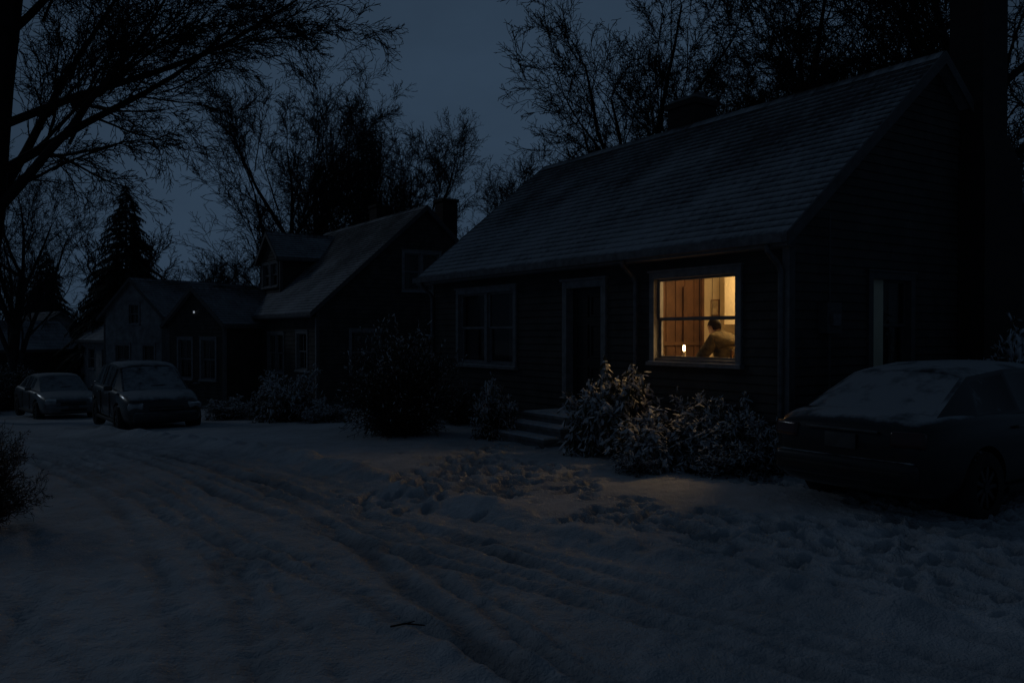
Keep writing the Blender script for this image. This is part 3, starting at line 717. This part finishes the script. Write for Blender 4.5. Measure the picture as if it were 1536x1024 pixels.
    for s_ in (-1,1):
        prim('box','tail_lamp',TAIL,(xr+.085,s_*.62,tz),(.13,.30,.15),e,rot=(0,.12,-s_*.22),bev=.035)
        prim('box','head_lamp',HEAD,(xf-.16,s_*.60,.66),(.22,.32,.14),e,rot=(0,.35,s_*.42),bev=.045)
        prim('box','mirror',pm,(.85 if kind=='sedan' else .9,s_*.97,1.02),(.11,.18,.12),e,bev=.035)
        prim('box','fog_lamp',HEAD,(xf-.07,s_*.55,.40),(.05,.12,.06),e,bev=.015)
        for xx in (-.75,.25): prim('box','door_handle',CHROME,(xx,s_*.90,.86),(.17,.03,.03),e,bev=.01)
        prim('box','sill_trim',BLK,(0,s_*.875,.27),(1.95,.03,.07),e,bev=.01)
        for xx in (-.42,.62): prim('box','door_seam',BLK,(xx,s_*.892,.63),(.008,.02,.55),e)
    prim('box','rear_bumper',pm,(xr+.06,0,.50),(.20,1.46,.22),e,bev=.07); prim('box','bumper_strip',BLK,(xr-.035,0,.50),(.02,1.25,.035),e,bev=.008)
    prim('box','rear_plate',PLATE,(xr-.01,0,tz-.05),(.02,.32,.14),e,bev=.005); prim('box','boot_trim',CHROME,(xr-.0,0,tz+.055),(.03,.75,.025),e,bev=.008)
    prim('box','front_bumper',pm,(xf-.07,0,.42),(.2,1.36,.22),e,bev=.07); prim('box','grille',BLK,(xf-.02,0,.60),(.06,.72,.10),e,bev=.02)
    prim('box','grille_bar',CHROME,(xf+.008,0,.60),(.02,.70,.02),e,bev=.006); prim('box','lower_intake',BLK,(xf+.015,0,.40),(.03,.75,.09),e,bev=.01); prim('box','front_plate',PLATE,(xf+.03,0,.48),(.02,.3,.1),e,bev=.004)
    prim('cyl','wiper',BLK,(1.05,.2,1.06),(.008,.008,.6),e,rot=(math.pi/2,0,.2),seg=6)
    return e
fa=math.radians(90-55)
fw=(math.cos(fa),math.sin(fa))
rc=(3.24,8.1)
car('parked_sedan',(rc[0]+fw[0]*2.33,rc[1]+fw[1]*2.33,-.05),fa,'sedan',PAINT1,1.03)
def fcar(name,px,dep,ang,kind,pm):
    x=(px-768)/1250*dep; f=(math.sin(math.radians(ang)),-math.cos(math.radians(ang)))
    cx=x-f[0]*2.15; cy=dep-f[1]*2.15
    car(name,(cx,cy,GZ(cx,cy)-.02),math.atan2(f[1],f[0]),kind,pm)
fcar('parked_hatchback',250,18.4,36,'hatch',PAINT2)
fcar('parked_silver_car',108,26,41,'sedan',PAINT3)

# ---------------------------------------------------------------- vegetation
def norm(v):
    l=math.sqrt(v[0]**2+v[1]**2+v[2]**2)+1e-9; return (v[0]/l,v[1]/l,v[2]/l)
def grow(segs,rg,p,d,L,r,lev,P):
    ns=P['ns'][lev]; st=L/ns; r_end=r*P['tap'][lev]
    for i in range(ns):
        j=P['jit'][lev]; tr=P['trop'][lev]
        d=norm((d[0]+rg.gauss(0,j),d[1]+rg.gauss(0,j),d[2]+rg.gauss(0,j)+tr))
        q=(p[0]+d[0]*st,p[1]+d[1]*st,p[2]+d[2]*st)
        ra=max(P['rmin'],r+(r_end-r)*i/ns); rb=max(P['rmin'],r+(r_end-r)*(i+1)/ns)
        segs.append((*p,*q,ra,rb))
        if lev<P['max'] and (i+1)/ns>P['start'][lev]:
            k=P['kids'][lev]; k=int(k)+(1 if rg.random()<k-int(k) else 0)
            if i==ns-1: k+=1
            for _ in range(k):
                an=math.radians(rg.gauss(P['ang'][lev],8)); az=rg.uniform(0,2*math.pi)
                a=norm((d[1]-d[2]*.3,-d[0]+d[2]*.2,.1+d[0]*.3-d[1]*.2)); 
                b=(d[1]*a[2]-d[2]*a[1],d[2]*a[0]-d[0]*a[2],d[0]*a[1]-d[1]*a[0]); b=norm(b)
                c_,s_=math.cos(an),math.sin(an); ca,sa=math.cos(az),math.sin(az)
                nd=norm(tuple(d[m]*c_+(a[m]*ca+b[m]*sa)*s_ for m in range(3)))
                f=i/ns; pp=tuple(p[m]+(q[m]-p[m])*rg.random() for m in range(3)) if i<ns-1 else q
                ll=L*P['lr'][lev]*(1-.35*f)*rg.uniform(.7,1.2)
                grow(segs,rg,pp,nd,ll,max(P['rmin'],rb*P['rr'][lev]),lev+1,P)
        p=q
def tree_mesh(name,seed,P,mat,H=12,r=.3,lean=(0,0,1)):
    rg=random.Random(seed); segs=[]; grow(segs,rg,(0,0,-.3),norm(lean),H,r,0,P)
    big=[s for s in segs if s[6]>.05]; sm=[s for s in segs if s[6]<=.05]
    V1,Q1=tubes(big,8); V2,Q2=tubes(sm,3)
    return np_mesh(name,np.concatenate([V1,V2]),np.concatenate([Q1,Q2+len(V1)]),[mat],smooth=True)
VASE=dict(ns=[5,6,6,5,4,3],tap=[.6,.30,.3,.3,.4,.5],jit=[.03,.055,.07,.09,.12,.15],trop=[.05,.03,.03,.02,.01,0],start=[.35,.3,.25,.15,.1],kids=[2.4,1.3,1.2,1.3,1.0],ang=[34,28,32,36,38],lr=[1.05,.60,.56,.52,.5],rr=[.55,.55,.55,.55,.6],rmin=.010,max=5)
def dens(P,**k): q=dict(P); q.update(k); return q
elm1=tree_mesh('elm_tree',11,VASE,BARKHAZE,H=8,r=.36)
elm2=tree_mesh('elm_tree_b',29,dens(VASE,ang=[40,30,33,36,38]),BARKHAZE,H=8,r=.34)
oak=tree_mesh('oak_tree',5,dens(VASE,jit=[.06,.12,.14,.16,.18,.2],kids=[1.9,1.2,1.1,1.2,.9],ang=[38,34,38,40,42],trop=[.05,.05,.045,.03,.02,0],rmin=.010),BARK,H=8,r=.36)
far=tree_mesh('far_tree',9,dens(VASE,max=4,ns=[5,5,5,4,3],kids=[2.0,1.1,1.1,1.2],rmin=.028,lr=[1.0,.6,.56,.6]),BARKHAZE,H=7.5,r=.3)
ARCH=dict(ns=[10,9,7,6,4,3],tap=[.5,.22,.25,.3,.4,.5],jit=[.025,.05,.075,.10,.12,.15],trop=[.01,.02,-.005,-.02,-.03,-.02],start=[.38,.2,.12,.12,.1],kids=[1.9,1.3,1.3,1.2,.9],ang=[50,32,32,34,36],lr=[.74,.45,.48,.5,.5],rr=[.40,.5,.55,.6,.6],rmin=.009,max=5)
arch=tree_mesh('arching_tree',37,ARCH,BARK,H=16,r=.46,lean=(.22,-.02,1))
def place(name,me,px,dep,rz,s,sink=0):
    x=(px-768)/1250*dep; return link(name,me,(x,dep,GZ(x,dep)-sink),rz,s)
place('arching_tree',arch,-70,25,0,1.08)
place('elm_tree',elm1,455,46,.5,1.08); place('elm_tree',elm1,610,47,3.9,1.02); place('elm_tree',elm2,535,56,2.1,1.1); place('elm_tree',elm1,740,56,1.9,.92)
place('oak_tree',oak,975,33,1.0,1.0); place('oak_tree',oak,1150,30,2.6,1.1); place('oak_tree',oak,1330,33,4.4,1.2); place('oak_tree',oak,1500,26,.2,1.1)
place('elm_tree',elm2,1060,44,1.1,1.05); place('elm_tree',elm1,350,58,3.3,.62); place('elm_tree',elm1,20,44,5.1,.85)
me=far; nv=len(me.vertices); V=np.zeros(nv*3,np.float32); me.vertices.foreach_get('co',V); V=V.reshape(-1,3)
Qf=np.zeros(len(me.loops),np.int32); me.loops.foreach_get('vertex_index',Qf); Qf=Qf.reshape(-1,4)
Vs=[];Qs=[]; rg=random.Random(4); k=0
for px,dep,s in [(x,rg.uniform(68,92),rg.uniform(.65,.95)) for x in range(-260,1000,60)]+[(1100,70,1),(1300,60,1.1),(1500,64,1.1),(1650,50,1.1),(-330,70,1.1),(-420,60,1.2)]:
    px+=rg.uniform(-20,20); x=(px-768)/1250*dep; th=rg.uniform(0,6.28); c,s_=math.cos(th)*s,math.sin(th)*s
    W=np.stack([V[:,0]*c-V[:,1]*s_+x,V[:,0]*s_+V[:,1]*c+dep,V[:,2]*s*rg.uniform(.85,1.15)+GZ(x,dep)],1); Vs.append(W); Qs.append(Qf+k*nv); k+=1
link('distant_trees',np_mesh('distant_trees',np.concatenate(Vs),np.concatenate(Qs),[BARKHAZE]))
def conifer(seed,Ht,R):
    rg=random.Random(seed); segs=[(0,0,-.5,0,0,Ht,.22,.02)]; nd=[]
    z=Ht*.08
    while z<Ht*.985:
        f=z/Ht; rad=R*(1-f)**.85*rg.uniform(.8,1.1)+.12; n=int(9+7*(1-f)); 
        for k in range(n):
            az=rg.uniform(0,6.283); l=rad*rg.uniform(.65,1.12); p=(0,0,z+rg.uniform(-.1,.1)); m=max(3,int(l/.28))
            dx,dy=math.cos(az),math.sin(az)
            for i in range(m):
                t=(i+1)/m; q=(dx*l*t,dy*l*t,z+.18*l*math.sin(t*2.2)-.42*l*t*t)
                segs.append((*p,*q,.02*(1-t)+.008,.018*(1-t)+.006))
                if i>0:
                    for s_ in (-1,1):
                        w=.55*l*(1-t*.75)*.55+.12
                        e=(q[0]-dy*s_*w*.7+dx*w*.5+rg.gauss(0,.04),q[1]+dx*s_*w*.7+dy*w*.5+rg.gauss(0,.04),q[2]-w*.35+rg.gauss(0,.05))
                        nd.append((p,q,e))
                        nd.append((p,q,(q[0]+rg.gauss(0,.08),q[1]+rg.gauss(0,.08),q[2]-w*.7-.05)))
                p=q
        z+=rg.uniform(.13,.24)*(1 if f<.8 else .7)
    V1,Q1=tubes(segs,4); A=np.array([[a,b,c] for a,b,c in nd]); 
    a,b,c=A[:,0],A[:,1],A[:,2]
    q1=np.stack([a,(a+b)/2,c*.8+a*.2,(a+c)/2],1); q2=np.stack([(a+b)/2,b,c,(b+c)/2*.9+a*.1],1)
    V2=np.concatenate([q1.reshape(-1,3),q2.reshape(-1,3)]); Q2=np.arange(len(V2)).reshape(-1,4)+len(V1)
    fm=np.concatenate([np.zeros(len(Q1)),np.ones(len(Q2))])
    return np_mesh('conifer',np.concatenate([V1,V2]),np.concatenate([Q1,Q2]),[BARK,NEEDLE],fm)
con=conifer(2,13.6,4.6)
place('spruce_tree',con,190,56,0,1.03); place('spruce_tree',con,603,50,1.3,(.62,.62,.78)); place('spruce_tree',con,70,72,2,(.9,.9,.85))

def shrub_mesh(name,seed,R,Ht,ntw=40,leaf=2500,snow=500,lsz=(.05,.02),droop=0,ssz=(.015,.04),leafmat=LEAF,twr=.007):
    rg=random.Random(seed); rn=np.random.RandomState(seed); segs=[]
    P=dict(ns=[5,4,3],tap=[.5,.5,.5],jit=[.14,.2,.25],trop=[.03+(-.11 if droop else 0),-(.1 if droop else 0),-(.1 if droop else 0)],start=[.15,.1],kids=[1.6,1.5],ang=[34,40],lr=[.45,.5],rr=[.7,.7],rmin=twr*.55,max=2)
    for k in range(ntw):
        az=rg.uniform(0,6.283); tl=rg.uniform(0,1)**.6*1.25; d=norm((math.cos(az)*math.sin(tl)*R/Ht*1.1,math.sin(az)*math.sin(tl)*R/Ht*1.1,math.cos(tl)*.8))
        b=(math.cos(az)*R*.2*rg.random(),math.sin(az)*R*.2*rg.random(),-.05)
        Lk=(Ht*math.cos(tl)+R*math.sin(tl))*rg.uniform(.6,.9)
        grow(segs,rg,b,d,Lk,twr*1.8,0,P)
    S=np.array(segs)
    rad=np.percentile(np.hypot(S[:,3],S[:,4]),96); hh=np.percentile(S[:,5],98.5); S[:,[0,1,3,4]]*=R/rad; S[:,[2,5]]*=Ht/hh
    S=S[(S[:,5]>-.02)]
    V1,Q1=tubes(S,3)
    Vv=[V1];Qq=[Q1];fm=[np.zeros(len(Q1))]; nv=len(V1)
    wts=np.clip(np.hypot(S[:,3],S[:,4])/R+S[:,5]/Ht,.05,2)**2; wts/=wts.sum()
    if leaf:
        idx=rn.choice(len(S),leaf,p=wts); t=rn.rand(leaf,1); c=S[idx,0:3]*(1-t)+S[idx,3:6]*t+rn.normal(0,.015,(leaf,3))
        d=S[idx,3:6]-S[idx,0:3]; d/=np.linalg.norm(d,axis=1,keepdims=True)+1e-9; d=d*.5+rn.normal(0,.6,(leaf,3)); d[:,2]-=droop; d/=np.linalg.norm(d,axis=1,keepdims=True)
        s=np.cross(d,rn.normal(0,1,(leaf,3))+np.array([0,0,2.5 if droop else 0])); s/=np.linalg.norm(s,axis=1,keepdims=True)
        nz=np.cross(d,s)[:,2]; s=s*np.where(nz>0,1,-1)[:,None]
        sc=rn.uniform(.6,1.3,(leaf,1)); l=lsz[0]*sc; w=lsz[1]*sc
        q=np.stack([c,c+d*l*.5-s*w,c+d*l,c+d*l*.5+s*w],1).reshape(-1,3)
        Vv.append(q); Qq.append(np.arange(len(q)).reshape(-1,4)+nv); fm.append(np.ones(leaf)); nv+=len(q)
    if snow:
        w2=wts*np.clip(S[:,5]/Ht,.05,1)**1.6; w2/=w2.sum(); idx=rn.choice(len(S),snow,p=w2); t=rn.rand(snow,1); c=S[idx,0:3]*(1-t)+S[idx,3:6]*t
        d=S[idx,3:6]-S[idx,0:3]; d/=np.linalg.norm(d,axis=1,keepdims=True)+1e-9
        s=np.cross(d,[0,0,1.]); s/=np.linalg.norm(s,axis=1,keepdims=True)+1e-9
        h=rn.uniform(ssz[0],ssz[1],(snow,1)); l=h*rn.uniform(1.2,3.2,(snow,1)); z=np.array([[0,0,1.]])
        cs=[]
        for k1 in (0,1):
            for a_,b_ in ((-1,-1),(1,-1),(1,1),(-1,1)):
                f=1 if k1==0 else .55
                cs.append(c+d*l*a_*f+s*h*b_*f*.8+z*h*(.75*k1)+rn.normal(0,.12,(snow,3))*h)
        q=np.stack(cs,1).reshape(-1,3); base=(np.arange(snow)*8)[:,None]+nv
        for f in ((0,3,2,1),(4,5,6,7),(0,1,5,4),(1,2,6,5),(2,3,7,6),(3,0,4,7)): Qq.append(np.concatenate([base+k_ for k_ in f],1)); fm.append(np.full(snow,2))
        Vv.append(q); nv+=len(q)
    return np_mesh(name,np.concatenate(Vv),np.concatenate(Qq),[TWIG,leafmat,SNOWB],np.concatenate(fm),smooth=True)
big=shrub_mesh('shrub',1,.98,1.7,ntw=130,leaf=7000,snow=1300,lsz=(.035,.011),ssz=(.007,.017))
place('twiggy_shrub',big,600,14.6,0,1.0)
rhodo=shrub_mesh('rhodo',2,.72,1.0,ntw=90,leaf=5200,snow=800,lsz=(.14,.021),droop=.9,ssz=(.014,.036),leafmat=SLEAF)
place('snowy_rhododendron',rhodo,925,11.9,0,(.92,.92,1.0))
place('snowy_rhododendron',rhodo,1000,10.9,2.0,(.95,.95,.60)); 
fern=shrub_mesh('loose',3,.65,.75,ntw=60,leaf=2600,snow=620,lsz=(.10,.012),droop=.2,ssz=(.008,.024),leafmat=SLEAF)
place('foundation_shrub',fern,1105,10.9,0,(.95,.95,1.05)); place('foundation_shrub',fern,1085,10.2,2,(.75,.75,.5)); place('foundation_shrub',fern,1150,10.4,3,(.6,.6,.8)); place('foundation_shrub',fern,1045,11.5,3,(.7,.7,.95))
place('foundation_shrub',fern,742,13.9,1.4,(.62,.62,1.05)); place('foundation_shrub',fern,955,10.3,1.4,(.45,.45,.35))
link('foundation_shrub',fern,(6.9,11.1,0),1,(1.3,1.3,1.9)); link('foundation_shrub',fern,(8.2,11.9,0),3,(1.5,1.5,2.0)); 
place('foundation_shrub',fern,440,20,0,(1.2,1.2,1.3)); place('foundation_shrub',fern,490,19,2,(.9,.9,.5)); place('foundation_shrub',fern,345,23,1,(1.1,1.1,.6)); place('foundation_shrub',fern,415,22,4,(1.2,1.2,1.2))
place('twiggy_shrub',big,10,34,2,(1.5,1.5,.9)); place('twiggy_shrub',big,-60,31,2,(1.5,1.5,1.1)); place('twiggy_shrub',big,690,16.8,2,(.45,.45,.42))
place('twiggy_shrub',big,-45,7.6,1.0,(.55,.55,.48))

fb=empty('fallen_stick',(-.62,5.05,0)); 
segs=[(-.12,0,.0,-.03,.02,.012,.006,.006),(-.03,.02,.012,.09,.0,.008,.006,.004),(-.03,.02,.012,.02,.06,.012,.004,.003)]
V,Qx=tubes(segs,6); link('stick',np_mesh('stick',V,Qx,[BARK]),(0,0,-.03),parent=fb)

# ---------------------------------------------------------------- sky, moon, camera
W=bpy.data.worlds.new('World'); SC.world=W; W.use_nodes=True; nt=W.node_tree; bg=nt.nodes['Background']
sky=nt.nodes.new('ShaderNodeTexSky'); sky.sky_type='NISHITA'; sky.sun_disc=False; sky.sun_elevation=math.radians(8); sky.sun_rotation=math.radians(215)
sky.air_density=1.2; sky.dust_density=.4; sky.ozone_density=4
tc=N(nt,'ShaderNodeTexCoord').outputs['Generated']
bw=N(nt,'ShaderNodeRGBToBW'); nt.links.new(sky.outputs[0],bw.inputs[0])
mr=N(nt,'ShaderNodeMapRange'); nt.links.new(bw.outputs[0],mr.inputs[0]); mr.inputs[1].default_value=0; mr.inputs[2].default_value=2; mr.inputs[3].default_value=.85; mr.inputs[4].default_value=1.1
dp=N(nt,'ShaderNodeVectorMath',operation='DOT_PRODUCT'); nt.links.new(tc,dp.inputs[0]); dp.inputs[1].default_value=tuple(Vector((-.08,.95,.22)).normalized())
dr=N(nt,'ShaderNodeMapRange',interpolation_type='SMOOTHSTEP'); nt.links.new(dp.outputs['Value'],dr.inputs[0]); dr.inputs[1].default_value=.62; dr.inputs[2].default_value=1; dr.inputs[3].default_value=.42; dr.inputs[4].default_value=1.02
mp=N(nt,'ShaderNodeMapping'); mp.inputs['Scale'].default_value=(1,1,2.2); nt.links.new(tc,mp.inputs[0])
nn=noise(nt,mp.outputs[0],2.2,5,.6)
cf=N(nt,'ShaderNodeMapRange'); nt.links.new(nn,cf.inputs[0]); cf.inputs[1].default_value=.3; cf.inputs[2].default_value=.7; cf.inputs[3].default_value=.80; cf.inputs[4].default_value=1.08
f=math_(nt,'MULTIPLY',math_(nt,'MULTIPLY',mr.outputs[0],dr.outputs[0]),cf.outputs[0])
mx=N(nt,'ShaderNodeVectorMath',operation='SCALE'); mx.inputs[0].default_value=(.31,.55,.91); nt.links.new(f,mx.inputs['Scale'])
nt.links.new(mx.outputs[0],bg.inputs[0]); bg.inputs[1].default_value=SKY_STR
sun=bpy.data.lights.new('moon_light','SUN'); sun.energy=MOON; sun.angle=math.radians(8); sun.color=(.70,.84,1.0)
so=bpy.data.objects.new('moon_light',sun); SC.collection.objects.link(so)
dv=Vector((.80,-.50,-.46)); so.rotation_euler=dv.to_track_quat('-Z','Y').to_euler(); so.location=(-20,20,30)
cam=bpy.data.cameras.new('camera'); cam.lens=29.3; cam.sensor_width=36; cam.clip_end=2000
co=bpy.data.objects.new('camera',cam); SC.collection.objects.link(co); co.location=(0,0,1.75); co.rotation_euler=(math.radians(90-.55),0,0); SC.camera=co
